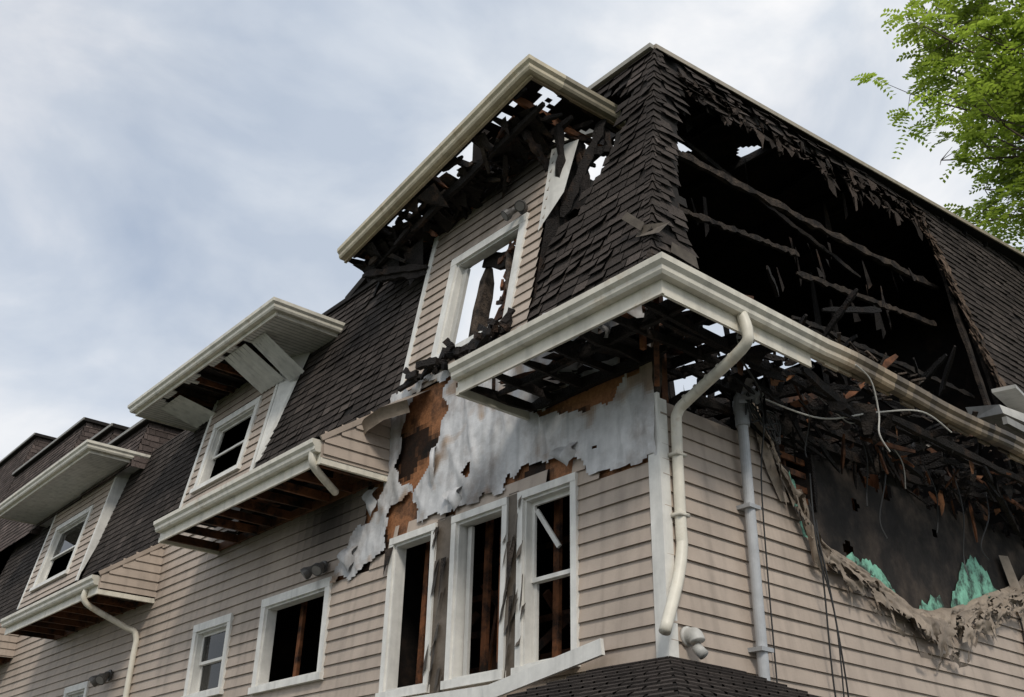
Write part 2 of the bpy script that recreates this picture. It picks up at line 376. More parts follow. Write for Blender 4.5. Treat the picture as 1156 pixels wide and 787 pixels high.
for i in range(nu):
    for k in range(nzz):
        a=-6+i*d;p=5.0+k*d
        if a+d>.0 or wrmask(a+d/2,p+d/2): continue
        cc=1.0-.35*max(0,nz(a*.9,p*.9,77)*2); t2=nz(a*1.7,p*1.7,40)+.3*nz(a*6,p*6,3)
        col=(cc,cc,cc)
        if t2>.14: kk=min(1,(t2-.14)*5); col=(cc*(1-.35*kk),cc*(1-.50*kk),cc*(1-.62*kk))
        wr.face([FA(x,z,wroff(x,z)) for x,z in((a,p),(a+d,p),(a+d,p+d),(a,p+d))],col)
for (u,z,w,L) in((-3.3,5.75,.25,.3),(-1.4,5.75,.3,.25),(-5.6,5.5,.3,.35),(-3.7,6.4,.15,.5),(-5.1,6.2,.2,.4)):
    ph=random.uniform(0,9)
    for i in range(6):
        for k in range(6):
            P=lambda i,k:FA(u+w*i/6+.03*math.sin(k+ph),z-L*k/6*(1-.5*abs(i/3-1)),.06+.06*math.sin(k*.5)+.02*math.sin(i*1.7+ph))
            wr.face([P(i,k),P(i+1,k),P(i+1,k+1),P(i,k+1)],.8)
wr.build('house_wrap',M['wrap'],house,weld=True)
# ------------------------------------------------------------ windows
window(FA,*bay[0],3.55,5.33,.085,False,0); window(FA,*bay[1],3.55,5.33,.085,False,0); window(FA,*bay[2],3.55,5.33,.085,True,0.0,mid=.5)
fbox(trim,FA,-2.42,-2.36,3.58,5.28,-.12,-.08,.85); fbox(trim,FA,-3.07,-3.0,3.58,5.28,-.12,-.08,.7)
fbox(trim,FA,-3.74,-3.68,3.58,5.28,-.12,-.08,.8); trim.beam((-1.85,.07,5.2),(-1.55,.12,4.75),.03,.05,.8)
pb=MB(); fbox(pb,FA,-3.53,-3.23,3.45,5.45,-.02,.03,.40); fbox(pb,FA,-2.21,-2.04,3.45,5.45,-.02,.03,.35)
for q in range(34):
    u=random.choice([-3.5,-2.15])+random.uniform(-.12,.2); z=random.uniform(3.6,5.4); w=random.uniform(.03,.10); l=random.uniform(.08,.4); pb.face([FA(u,z,.04),FA(u+w,z+.03,.05),FA(u+w*.8+random.uniform(-.03,.03),z-l*.7,.08),FA(u+random.uniform(-.03,.03),z-l,.07)],random.uniform(.10,.45))
pb.build('bay_posts',M['melt'],house)
trim.beam((-4.7,-.1,3.36),(-2.3,-.12,3.33),.05,.16); trim.beam((-2.4,-.14,3.32),(-.62,-.2,3.56),.04,.15,1.0,up=(0,0,1))
window(FA,-7.66,-6.0,3.95,5.07,.12,False)
window(FA,-9.93,-8.85,4.05,5.03,.12,True,1.0)
window(FA,-15.6,-14.6,3.4,4.65,.12,True,1.0); window(FA,-19.1,-18.1,3.4,4.5,.12,True,1.0)
for r in rectsA[5:]: window(FA,r[0]+.06,r[1]-.06,r[2]+.06,r[3]-.06,.12,True,1.0)
for r in rectsB: window(FB,r[0]+.06,r[1]-.06,r[2]+.06,r[3]-.06,.12,True,1.0)
# ------------------------------------------------------------ dormers
dorm=MB()
def dormer(xl,xr,zt,win,soot=None,base=ZF,mask=None,rtrim=True):
    siding(dorm,FD,xl,xr,base,zt,[(win[0]-.05,win[1]+.05,win[2]-.05,win[3]+.05)],mask,soot,.12)
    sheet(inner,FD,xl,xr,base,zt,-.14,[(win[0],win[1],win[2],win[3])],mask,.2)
    fbox(trim,FD,xl-.02,xl+.08,base,zt,0,.035)
    if rtrim: fbox(trim,FD,xr-.08,xr+.02,base,zt,0,.035)
    for x in(xl-.021,xr+.021):
        (trim if rtrim else ch).face([FD(x,base+.2,-.0),FD(x,zt,.0),(x,kA*(zt-ZF)+.25,zt),(x,kA*(base+.2-ZF)+.02,base+.2)],.95)
def s1(u,z):
    n=nz(u*1.5,z*1.5,3)
    s=1-.75*max(0,min(1,(z-9.75+.9*n)/.7)); s*=1-.45*math.exp(-((u+3.1)/.9)**2)*max(0,min(1,(z-9.35)/.5)); s*=1-.35*max(0,nz(u*2,z*2,8)); return max(.06,s)
dormer(-4.62,-2.0,10.45,(-3.83,-2.47,7.75,9.28),s1,rtrim=False)
window(FD,-3.83,-2.47,7.75,9.28,.13,False,0,mid=.55,lower=False)
fbox(trim,FD,-3.80,-3.70,7.8,9.2,-.12,-.07,.7); fbox(trim,FD,-2.62,-2.5,7.8,9.2,-.12,-.07,.8)
dormer(-11.6,-8.84,9.72,(-11.05,-9.5,7.75,8.95),lambda u,z:max(.3,1-.35*max(0,min(1,(z-9.0)/.5))))
window(FD,-11.05,-9.5,7.75,8.95,.13,True,0,mid=.5,lower=False)
dormer(-20.2,-16.3,9.6,(-19.4,-17.3,7.4,8.8),None,base=7.0)
window(FD,-19.4,-17.3,7.4,8.8,.13,True,0.4,mid=.5)
dorm.build('dormer_siding',M['siding'],house)
trim.face([FD(-2.06,8.95,.04),FD(-2.06,10.35,.04),FD(-1.66,10.35,-.08),FD(-1.78,9.5,-.06)],.85)
trim.face([FD(-8.78,7.6,.04),FD(-8.78,9.65,.04),FD(-8.25,9.6,-.12),FD(-8.7,7.7,-.03)],.95)
# ------------------------------------------------------------ gutters
gut=MB()
PR=[(0,0),(.075,0),(.095,.03),(.10,.07),(.135,.105),(.14,.16),(.125,.16),(.12,.12),(.02,.02),(.0,.16)]
def gutter(pts,ms,c=lambda p:1.0,sc_=1.0,div=14,mb=None,wob=0):
    mb=mb or gut; rings=[]
    for i in range(len(pts)-1):
        for k in range(div+(1 if i==len(pts)-2 else 0)):
            t=k/div; p=V3(pts[i]).lerp(V3(pts[i+1]),t); m=V3((*ms[i],0))
            if wob and p.y>1.2: p=p+V3((wob*nz(p.y*.7,1,1),0,wob*nz(p.y*.8,2,2)))
            if k>0 or i==len(pts)-2 and k==div:
                a=V3((*ms[i],0)); dd=(V3(pts[i+1])-V3(pts[i])).normalized()
                base=a-dd*a.dot(dd); base.z=0; base.normalize(); m=base
            if k==div: m=V3((*ms[i+1],0))
            rings.append((p,m))
    for (p,m),(q,n_) in zip(rings,rings[1:]):
        for j in range(len(PR)):
            a=PR[j];b=PR[(j+1)%len(PR)]
            f=lambda P,mm,r:P+mm*r[0]*sc_+V3((0,0,r[1]*sc_))
            mb.face([f(p,m,a),f(q,n_,a),f(q,n_,b),f(p,m,b)],c((p+q)/2))
    for (p,m) in(rings[0],rings[-1]):
        mb.face([p+m*r[0]*sc_+V3((0,0,r[1]*sc_)) for r in PR[:6]]+[p+V3((0,0,.16*sc_))],.8)
def gc(p):
    if p.y>.9:
        k=min(1,(p.y-.9)/1.3); s=max(.07,.22+.55*nz(p.y*2.3,0,3)+.2*nz(p.y*9,p.z*9,5)); s=1+(s-1)*k; return (s,s*(1-.20*k),s*(1-.40*k))
    return 1-.25*max(0,nz(p.x*2,p.y*2,1)+.1)
o=OV-.14
gutter([(-1.9,-o,6.40),(o,-o,6.40),(o,12.5,6.40)],[(0,-1),(1,-1),(1,0)],gc,1.0,110,wob=.06)
gutter([(-9.6,-o,6.38),(-4.72,-o,6.38)],[(0,-1),(0,-1)])
gutter([(-17.1,-o,5.98),(-12.0,-o,5.98)],[(0,-1),(0,-1)])
gutter([(-24.5,-o,5.9),(-19.9,-o,5.9)],[(0,-1),(0,-1)])
def fascia(a,b,z0,z1,th=.03,c=1.0,mb=None):
    a=V3(a);b=V3(b);(mb or gut).beam((a.x,a.y,(z0+z1)/2),(b.x,b.y,(z0+z1)/2),th,z1-z0,c)
fascia((-1.9,-o+.017,0),(o-.0,-o+.017,0),6.26,6.54)
y0=-o+.03
while y0<12.4:
    fascia((o-.017,y0,0),(o-.017,y0+.24,0),6.25 if y0<1.0 else 6.36+.08*random.random(),6.54,.03,gc(V3((1,y0+.12,0)))); y0+=.24
fascia((-9.6,-o+.017,0),(-4.72,-o+.017,0),6.24,6.52); fascia((-17.1,-o+.017,0),(-12,-o+.017,0),5.84,6.1); fascia((-24.5,-o+.017,0),(-19.9,-o+.017,0),5.76,6.0)
gut.beam((-1.9,-o,6.29),(-1.9,0,6.29),.05,.09,.9); gut.beam((-4.72,-o,6.27),(-4.72,-.02,6.27),.05,.08); gut.beam((-12.0,-o,5.87),(-12.0,-.02,5.87),.05,.08)
gut.beam((-9.6,-o,6.27),(-9.6,-.02,6.27),.05,.08)
ck=MB()
for (x,zo) in((-4.7,0),(-11.98,-.38),(-19.88,-.45)):
    F=lambda u,z,o=0,x=x: V3((x+o,u,z))
    zt=lambda y: 6.5+zo+(y+OV)*(ZF-6.5)/OV
    siding(ck,F,-OV+.15,0,ZS+zo,ZF+zo,(),lambda u,z:z>zt(u)-.03,lambda u,z:.95,.03)
    ck.face([F(-OV+.13,ZS+zo,-.004),F(0,ZS+zo,-.004),F(0,zt(0),-.004),F(-OV+.13,zt(-OV+.13),-.004)],.9)
    ck.beam(V3(F(-OV+.1,zt(-OV+.1)-.02,.02)),V3(F(.02,zt(0)-.02,.02)),.03,.07,.85)
ck.build('cheek_siding',M['siding'],house)
# ------------------------------------------------------------ soffits framing
def joists(x0,x1,z,ymin,ymax,step,mb,c,rough=0,skip=0,w=.05,h=.12):
    x=x0
    while x<x1:
        if random.random()>skip: mb.beam((x,ymin,z),(x+random.uniform(-.05,.05),ymax,z+random.uniform(-.01,.01)),w,h,random.uniform(*c),rough,5 if rough else 1)
        x+=step*random.uniform(.9,1.1)
for (a,b,z) in((-9.5,-4.8,6.33),(-17,-12.1,5.93),(-24.4,-20,5.85)):
    joists(a,b,z,-1.02,.1,.58,wd,(.35,1.1))
    wd.beam((a,-.06,z),(b,-.06,z),.04,.12,.6); wd.beam((a,-1.0,z),(b,-1.0,z),.04,.14,.8)
    for q in range(12):
        x=random.uniform(a,b-.4); y=random.uniform(-1,-.2); (ch if random.random()<.6 else wd).box((x,y,z+.065+q*.003),(x+random.uniform(.2,.9),y+random.uniform(.1,.5),z+.067+q*.003),random.uniform(.3,.9))
joists(-1.85,1.0,6.36,-1.02,.6,.42,ch,(.7,1.3),.4,.1)
ch.beam((-1.85,-.55,6.38),(1.0,-.55,6.38),.06,.1,1,.4,10); ch.beam((-1.85,-.05,6.36),(.2,-.05,6.36),.08,.14,1,.3,10)
for q in range(26):
    x=random.uniform(-1.8,.6); y=random.uniform(-.9,.2); a=random.uniform(0,3)
    (ash if q%3==0 else wd).beam((x,y,6.42+random.random()*.3),(x+.7*math.cos(a),y+.7*math.sin(a),6.5+random.random()*.4),.05,.10,random.uniform(.2,.9),.5,5)
for q in range(34):
    x=random.uniform(-1.9,.7); y=random.uniform(-.95,.1); w=random.uniform(.15,.5); l=random.uniform(.1,.4); z=6.43+.004*q
    ch.face([(x,y,z),(x+w,y+random.uniform(-.05,.05),z-.03),(x+w*.9,y+l,z),(x+w*.1,y+l*1.1,z+.03)],random.uniform(.5,1.5))
y=-.6
while y<12:
    if random.random()>.12:
        e=random.uniform(.4,1.02) if y>1 else 1.02
        ch.beam((e,y,6.42+random.uniform(-.05,.03)),(-.9,y+random.uniform(-.15,.15),6.45+random.uniform(-.1,.15)),.06,.14,random.uniform(.4,1.0),.35,6)
    y+=random.uniform(.3,.6)
for (a,b) in((( .55,-.6,6.38),(.6,5.5,6.42)),((.1,.3,6.3),(.05,9,6.42)),((.75,2.8,6.35),(.7,9,6.36)),((.02,.35,6.05),(.05,5,6.2)),((.9,1.2,6.3),(.3,4.4,6.1)),((.8,5.0,6.25),(.1,7.2,6.0))):
    ch.beam(a,b,.07,.12,.8,.4,16)
ash.beam((.0,.0,5.9),(.0,.0,7.6),.10,.10,1.2,.2,8); wd.beam((.06,-.06,6.0),(.5,-.5,6.9),.05,.08,.7); wd.beam((-.02,.12,5.9),(-.02,.12,7.4),.05,.09,.6)
wd.beam((.12,-.3,6.3),(.12,-.3,7.1),.05,.05,1.3)
js=MB(); jr=MB()
for q in range(130):
    y=random.uniform(.4,9.8); x=random.uniform(-.1,.8); l=random.uniform(.08,.5)*random.uniform(.4,1); w=random.uniform(.02,.3); z=6.44+random.uniform(-.3,.05)
    tgt=jr if random.random()<.16 else js
    a=random.uniform(0,3.1); dx=w*math.cos(a);dy=w*math.sin(a); b=random.uniform(.08,.45) if tgt is js else random.uniform(.2,.8)
    m1=(x+dx*.55,y+dy*.55,z-l*random.uniform(.5,1))
    tgt.face([(x,y,z),(x+dx,y+dy,z),(x+dx*.9,y+dy*.9+random.uniform(-.04,.04),z-l*random.uniform(.2,.6)),m1,(x+dx*.1,y+dy*.1,z-l*random.uniform(.3,1))],b)
for q in range(170):
    y=random.uniform(.5,8); a=random.uniform(-1.6,.6); L=random.uniform(.1,.7); p=V3((random.uniform(-.1,.7),y,random.uniform(6.05,6.5)))
    (wd if q%5==0 else ch).beam(p,p+V3((random.uniform(-.3,.3),L*math.cos(a),L*math.sin(a)*.8)),.03,random.uniform(.03,.09),random.uniform(.2,.9),.5,4)
js.build('hanging_char_scraps',M['ash'],house); jr.build('hanging_board_scraps',M['osb'],house)
rag=MB()
for (x,y,z,w,l,c) in((.35,-.75,6.75,.28,.35,.9),(-.2,-.7,6.6,.2,.22,.7),(.75,-.35,6.75,.25,.22,1.0),(.8,.3,6.55,.2,.3,.8),(.5,3.9,6.45,.3,.2,.8),(.2,1.0,6.35,.22,.3,.6),(-.9,-.5,6.5,.3,.2,.35)):
    n=8; ph=random.random()*9
    for i in range(n):
        for k in range(n):
            def P(i,k):
                s=i/n;t=k/n; return V3((x+w*s*.7+.04*math.sin(t*5+ph),y+w*s*.7+.06*math.sin(s*9+t*3),z-l*t*(1-.6*abs(s-.5+.4*math.sin(ph))) ))
            if k>3 and nz(i*.7,k*.5,ph)>.12: continue
            rag.face([P(i,k),P(i+1,k),P(i+1,k+1),P(i,k+1)],c)
rag.build('torn_wrap_scraps',M['wrap'],house,weld=True)
# ------------------------------------------------------------ shingles
sh=MB(); un=MB(); sh2=MB()
EX=.135; TW=.28
def shingles(F,uf,z0,z1,mask=None,mb=None,curl=None,col=(.7,1.3),under=True):
    mb=mb or sh; n=int((z1-z0)/EX)
    for r in range(n+1):
        z=z0+r*EX; ztop=min(z+EX*1.12,z1+.02); a,b=uf(z+EX/2)
        if b-a<.02: continue
        u=math.floor(a/TW)*TW+(r%2)*TW*.5+.04*nz(r*3.3,1)-TW
        while u<b:
            w=TW*random.choice([.5,.8,1,1,1.1]); ua=max(u+.004,a); ub=min(u+w-.004,b); u+=w
            if ub-ua<.02: continue
            um=(ua+ub)/2
            if mask and mask(um,z+EX/2): continue
            cu=curl(um,z) if curl else 0
            if cu>.01 and random.random()<cu: continue
            o=.020+cu*random.random()**2; db=random.uniform(-.010,.005)-(.03*random.random()*(cu>0.02)); c=random.uniform(*col)*(1+.3*nz(um*.8,z*.8,2))
            if random.random()<.06: c*=1.5
            o2=o+random.uniform(-.004,.010+cu*.5)
            mb.face([F(ua,z+db,o),F(ub,z+db+.004,o2),F(ub,ztop,.004),F(ua,ztop,.004)],c)
            mb.face([F(ua,z+db,o-.014),F(ub,z+db+.004,o2-.014),F(ub,z+db+.004,o2),F(ua,z+db,o)],c*.5)
        if under:
            uu=a
            while uu<b-.001:
                ue=min(uu+.15,b)
                if not(mask and mask((uu+ue)/2,z+EX/2)): un.face([F(uu,z,-.01),F(ue,z,-.01),F(ue,min(z+EX,z1),-.01),F(uu,min(z+EX,z1),-.01)])
                uu=ue
hipx=lambda z:-kB*(z-ZF); hipy=lambda z:kA*(z-ZF)
burnA=[(-2.1,8.7),(-1.55,9.05),(-1.25,9.5),(-1.0,10.1),(-1.05,10.8),(-1.3,11.3),(-2.1,11.3)]
def mA(u,z): return inpoly(u+.16*nz(u*3,z*3),z+.16*nz(u*3,z*3,7),burnA)
shingles(FMA,lambda z:(-2.0,hipx(z)),ZF,11.47,mA,curl=lambda u,z:.045 if u<-.6 and nz(u*1.5,z*1.5)>.0 else .012)
ridge=lambda y:11.5+.108*(y-1)
openBm=[(.72,7.2),(.78,8.2),(.85,9.0),(1.15,10.2),(1.35,10.85),(1.9,11.0),(3,11.15),(4,11.5),(5,11.55),(6,11.85),(7,11.85),(7.5,12.05),(7.9,11.3),(8.05,10.2),(8.3,8.9),(8.4,7.2)]
def mB(u,z):
    if z>ridge(u): return True
    return inpoly(u+.12*nz(u*3,z*3,1),z+.28*nz(u*2.2,z*.8,7)+.16*nz(u*9,z*2,7),openBm)
shingles(FMB,lambda z:(hipy(z),12.5),ZF,12.75,mB,curl=lambda u,z:.10 if (1.2<u<8 and z>10.6) else .04 if u<1.4 else .012)
shingles(FMA,lambda z:(-8.86,-4.6),ZF,10.4,None,curl=lambda u,z:.011)
shingles(FMA,lambda z:(-12.6,-11.6),9.0,10.2,None)
shingles(lambda u,z,o=0:V3((u,kA*(z-6.97)-o,z)),lambda z:(-16.3,-11.6),6.97,9.85,None)
def FL(zo): return lambda u,t,o=0: V3((u,-OV+.02+t*1.16-o*.6,6.52+zo+t*(ZF-6.52)+o*.8))
def flare(a,b,zo):
    F=FL(zo)
    for r in range(9):
        t0=r/9;t1=(r+1)/9; u=a
        while u<b:
            ue=min(u+.3,b); c=random.uniform(.75,1.3)
            sh.face([F(u,t0,.02),F(ue-.006,t0,.02),F(ue-.006,t1,.004),F(u,t1,.004)],c); sh.face([F(u,t0,0),F(ue,t0,0),F(ue,t0,.02),F(u,t0,.02)],c*.5)
            un.face([F(u,t0,-.02),F(ue,t0,-.02),F(ue,t1,-.02),F(u,t1,-.02)]); u=ue
for a,b,zo in((-9.6,-4.72,0),(-17.1,-12,-.38),(-24.5,-19.9,-.45)): flare(a,b,zo)
F=FL(0)
for r in range(9):
    t0=r/9;t1=(r+1)/9; u=-1.9; bb=OV-.02-1.16*t0
    while u<bb:
        ue=min(u+.15,bb)
        if nz(u*2.2,t0*3,11)<.2 or r<2:
            sh.face([F(u,t0,.02),F(ue,t0,.02),F(ue,t1,.004),F(u,t1,.004)],random.uniform(.7,1.2)); un.face([F(u,t0,-.02),F(ue,t0,-.02),F(ue,t1,-.02),F(u,t1,-.02)])
        u=ue
G=lambda u,t,o=0: V3((OV-.02-t*1.16+o*.6,u,6.52+t*(ZF-6.52)+o*.8))
for r in range(9):
    t0=r/9;t1=(r+1)/9; u=-OV+1.16*t0+.02
    while u<12.4:
        ue=u+.15
        if (u<1 or u>8.4) and (nz(u*2.2,t0*3,17)<.15 or r<2): sh.face([G(u,t0,.02),G(ue,t0,.02),G(ue,t1,.004),G(u,t1,.004)],random.uniform(.7,1.2)); un.face([G(u,t0,-.02),G(ue,t0,-.02),G(ue,t1,-.02),G(u,t1,-.02)])
        u=ue
z=ZF-.05
while z<11.45:
    p=V3((hipx(z)+.03,hipy(z)-.03,z)); q=V3((hipx(z+.2)+.0,hipy(z+.2)+0,z+.2)); c=random.uniform(.8,1.3)
    l=V3((-.13,.015,0)); r_=V3((-.01,.14,0))
    sh.face([p,p+l+V3((0,-.01,0)),q+l,q],c); sh.face([p,q,q+r_,p+r_+V3((.012,0,0))],c*.95); z+=.135
for (a,b,zt,y0) in((-18.4,-15.4,10.5,.3),(-22.2,-18.5,11.35,.35),(-28.5,-22.3,12.8,.4),(XE,-28.6,14.3,.4)):
    Fq=lambda u,z,o=0,y0=y0: V3((u,y0+kA*(z-9.6)-o,z))
    shingles(Fq,lambda z:(a,b),9.4,zt,None,sh2)
    F2=lambda u,z,o=0,b=b: V3((b+o,u,z))
    shingles(F2,lambda z,y0=y0:(y0+kA*(z-9.6),6),9.4,zt,None,sh2)
    yy=y0+kA*(zt-9.6); un.box((a-.05,yy-.12,zt-.02),(b+.12,12,zt+.07)); gut.beam((a,yy-.14,zt+.03),(b+.12,yy-.14,zt+.03),.03,.07,.3)
shingles(lambda u,z,o=0:V3((u,kA*(z-6.9)-o,z)),lambda z:(-24.5,-20.2),6.9,9.8,None)
sh.build('roof_shingles',M['shingle'],house); sh2.build('upper_roof_shingles',M['shingle2'],house)
gut.beam((hipx(11.47)-.02,hipy(11.47),11.5),(hipx(11.47)+.0,12.5,ridge(12.5)+.0),.12,.07,(.5,.46,.42))
gut.beam((hipx(11.47),hipy(11.47)-.02,11.5),(-2.1,hipy(11.47)-.02,11.5),.12,.07,.5)
un.beam((-8.9,kA*3.05,10.42),(-4.6,kA*3.05,10.42),.12,.08); un.beam((-5.6,.9,10.45),(-4.7,.7,10.75),.2,.12); un.beam((-7.6,.9,10.45),(-6.7,.8,10.6),.4,.12)
gut.beam((-5.9,.75,10.5),(-4.9,.7,10.62),.1,.06,.6)
un.build('roof_underlay',M['under'],house)
lo=MB(); p=FMA(-.28,7.95,.06); lo.face([p,p+V3((.36,-.02,-.12)),p+V3((.40,.12,.06)),p+V3((.1,.02,.12))],.8); lo.face([p+V3((.1,-.02,.03)),p+V3((-.16,-.05,.30)),p+V3((-.08,-.03,.36)),p+V3((.14,0,.12))],.7)
p=FMB(.35,7.75,.05); lo.face([p,p+V3((.05,.4,-.08)),p+V3((.0,.42,.12)),p+V3((-.02,.05,.16))],.6)
lo.build('loose_shingle_scraps',mat('weathered_scrap',(.15,.125,.10),.8,8,.4),house)
# ------------------------------------------------------------ dormer roofs
sof=MB(); rf=MB()
def masked_soffit(A,B,yb,mask,c=.95):
    n=int((B[0]-A[0])/.1); m=14
    for i in range(n):
        for k in range(m):
            x0=A[0]+(B[0]-A[0])*i/n; x1=A[0]+(B[0]-A[0])*(i+1)/n; y0=A[1]+.02+(yb-A[1])*k/m; y1=A[1]+.02+(yb-A[1])*(k+1)/m
            if mask((x0+x1)/2,(y0+y1)/2): continue
            z=A[2]+.02; sof.face([(x0,y0,z),(x1-.025,y0,z),(x1-.025,y1,z),(x0,y1,z)],c); sof.face([(x1-.025,y0,z),(x1,y0,z+.018),(x1,y1,z+.018),(x1-.025,y1,z)],c*.6)
def dormer_eave(A,B,yb,h=.2,soffit=True,top=.3):
    A=V3(A);B=V3(B); Al=V3((A.x,yb,A.z));Bl=V3((B.x,yb,B.z))
    gut.beam(A+V3((0,.0,h/2)),B+V3((0,.0,h/2)),.03,h)
    gut.beam(B+V3((-.016,.02,h/2)),Bl+V3((-.016,0,h/2)),.03,h,.9); gut.beam(A+V3((.016,.02,h/2)),Al+V3((.016,0,h/2)),.03,h,.9)
    gutter([tuple(Al+V3((0,0,.07))),tuple(A+V3((0,-.016,.07))),tuple(B+V3((0,-.016,.07))),tuple(Bl+V3((0,0,.07)))],[(-1,0),(-1,-1),(1,-1),(1,0)],lambda p:1.0,1.0,10)
    t=V3((0,0,h+.04)); R1=V3((A.x+.9,yb,A.z+h+top)); R2=V3((B.x-.9,yb,B.z+h+top))
    rf.face([A+t,B+t,R2,R1]); rf.face([B+t,Bl+t,R2]); rf.face([A+t,R1,Al+t])
    if soffit: masked_soffit(tuple(A),tuple(B),yb,lambda x,y:False)
dormer_eave((-13.1,-.6,9.6),(-7.45,-.6,9.6),1.15,soffit=False)
masked_soffit((-13.1,-.6,9.6),(-7.45,-.6,9.6),1.0,lambda x,y: -12.0<x+.3*nz(x*2,y*2)<-8.7 and y>-.52+.25*nz(x*2,y*2,3))
dormer_eave((-21.8,-.6,9.5),(-15.5,-.6,9.5),.9)
for (x,y,w,dz) in((-9.5,-.5,.8,.45),(-8.6,-.45,.5,.5),(-12.4,-.4,.9,.2)):
    for i in range(6):
        x0=x+w*i/6;x1=x+w*(i+1)/6-.012
        sof.face([(x0,y,9.6),(x1,y,9.6),(x1+.1,y+.75,9.6-dz),(x0+.1,y+.75,9.6-dz-.03)],.9)
joists(-12.8,-7.7,9.72,-.55,.9,.45,ch,(.6,1.6),.3); joists(-12.6,-8.2,9.70,-.5,.8,.9,wd,(.4,1.0)); ch.box((-12.9,-.5,9.78),(-7.6,.8,9.80))
# dormer 1: charred eave, sagging to the left
A=V3((-6.05,-.25,10.10));B=V3((-1.45,-.45,10.68)); yb=1.95
Bl=V3((-1.40,yb,10.72))
def g1(p):
    s=.92-.45*max(0,nz(p.x*1.3,4,4)+.1); s=s if p.y<0 else .45; return (s,s*.93,s*.80)
gut.beam(A+V3((0,0,.08)),B+V3((0,0,.08)),.04,.20,(.74,.64,.50))
gut.beam(B+V3((-.02,.02,.08)),Bl+V3((-.02,0,.08)),.04,.18,(.4,.32,.24))
gutter([tuple(A+V3((0,-.02,.02))),tuple(B+V3((0,-.02,.02))),tuple(Bl+V3((0,0,.02)))],[(0,-1),(1,-1),(1,0)],g1,1.0,40)
gut.beam(V3((-3.0,.9,11.1)),V3((-1.5,1.5,11.1)),.1,.12,.7)
N_=60;K_=22
for i in range(N_):
    for k in range(K_):
        f0=i/N_;f1=(i+1)/N_;g0=k/K_;g1_=(k+1)/K_; xm=A.x+(B.x-A.x)*f0
        hol=nz(xm*1.5,g0*3.0,21)+.35*nz(xm*6,g0*12,5)
        thr=.10 if f0>.45 else .24
        if hol>thr and k>1: continue
        P=lambda f,g: A.lerp(B,f)+V3((0,g*2.0,.16+.18*g))
        rf.face([P(f0,g0),P(f1,g0),P(f1,g1_),P(f0,g1_)],.35)
rf.build('dormer_roofing',M['shingle'],house)
for i in range(11):
    f=i/10; p=A.lerp(B,f); (wd if i%4==1 else ch).beam(p+V3((0,.02,.07)),p+V3((random.uniform(-.2,.2) if i<10 else -.1,1.8,.14+random.uniform(-.15,.05))),.055,.14,random.uniform(.6,1.3),.4,7)
for (a,b) in (((-5.9,.1,10.0),(-1.6,-.1,10.52)),((-5.8,.5,10.05),(-1.6,.4,10.6)),((-4.7,.55,10.15),(-1.8,.6,10.4)),((-5.9,0,9.9),(-4.6,.3,9.6)),((-5.7,.1,9.8),(-4.6,.35,9.5)),
              ((-1.75,.3,10.5),(-2.0,.6,9.3)),((-2.6,.1,10.4),(-3.2,.6,10.0)),((-2.1,.0,10.45),(-2.1,.5,10.0)),((-1.6,1.0,10.7),(-1.2,.8,9.5)),((-1.9,.8,10.6),(-1.5,.6,9.1)),((-1.45,.85,10.7),(-1.9,.5,9.2)),((-1.3,.8,10.1),(-2.0,.7,10.3))):
    ch.beam(a,b,.09,.15,random.uniform(.8,1.5),.5,12)
for q in range(90):
    f=random.random()*.9; p=A.lerp(B,f)+V3((0,random.uniform(.05,1.2),random.uniform(-.08,.08))); a=random.uniform(0,6.28)
    (wd if q%4==0 else ch if q%4<3 else ash).beam(p,p+V3((.45*math.cos(a),.45*math.sin(a)*.5+.1,random.uniform(-.35,.04))),.06,.10,random.uniform(.3,1.3),.5,4)
for q in range(110):
    f=random.random()**1.2*.88; p=A.lerp(B,f)+V3((0,random.uniform(.05,.7),random.uniform(-.06,.08))); w=random.uniform(.1,.45)
    ch.face([p,p+V3((w,0,random.uniform(-.1,.0)+w*.12)),p+V3((w*random.uniform(.6,1),random.uniform(.1,.4),random.uniform(-.25,.02))),p+V3((w*.1,random.uniform(.1,.4),random.uniform(-.2,.02)))],random.uniform(.5,1.9))
for (x,y,z,w,l) in((-5.6,.1,10.05,.5,.35),(-5.1,.2,10.0,.5,.6),(-5.9,.0,10.0,.3,.25)):
    ch.face([(x,y,z),(x+w,y,z+.06),(x+w*.8,y+.1,z-l*.6),(x+w*.3,y+.05,z-l)],.8)
sof.build('soffit_panels',M['white'],house)
# ------------------------------------------------------------ attic interior
it=MB()
def deck(mb,x0,x1,y0,y1,zf,mask,d=.25):
    x=x0
    while x<x1-.001:
        xe=min(x+d,x1);y=y0
        while y<y1-.001:
            ye=min(y+d,y1)
            if not(mask and mask((x+xe)/2,(y+ye)/2)): mb.face([(x,y,zf(y)),(xe,y,zf(y)),(xe,ye,zf(ye)),(x,ye,zf(ye))])
            y=ye
        x=xe
def dm(x,y):
    if x<-1.9 and y<3.2+.5*nz(x,y): return True
    return math.hypot(x+1.45,y-4.0)+.08*nz(x*7,y*7)<.17
deck(it,-4.5,-.62,1.0,12.5,lambda y:ridge(y)-.04,dm,.06)
deck(it,-12,-9.4,.75,12.5,lambda y:10.3,None,.5); deck(it,XE,-12,.75,12.5,lambda y:9.8,None,2)
deck(it,-9.4,-4.5,9.8,12.5,lambda y:11.2,None,.5)
deck(it,XE,-.7,.7,12.5,lambda y:6.27,None,1); deck(it,XE,-.2,.18,12.5,lambda y:3.05,None,1)
it.box((XE,12.5,0),(-.9,12.7,12.6)); it.box((XE,12.51,0),(0,12.69,7.3)); it.box((-9.5,.9,6.3),(-9.4,12.5,10.3)); it.box((XE-.1,.1,0),(XE,12.5,9.8)); it.box((-4.55,1.0,11.35),(-4.5,12.5,12.7))
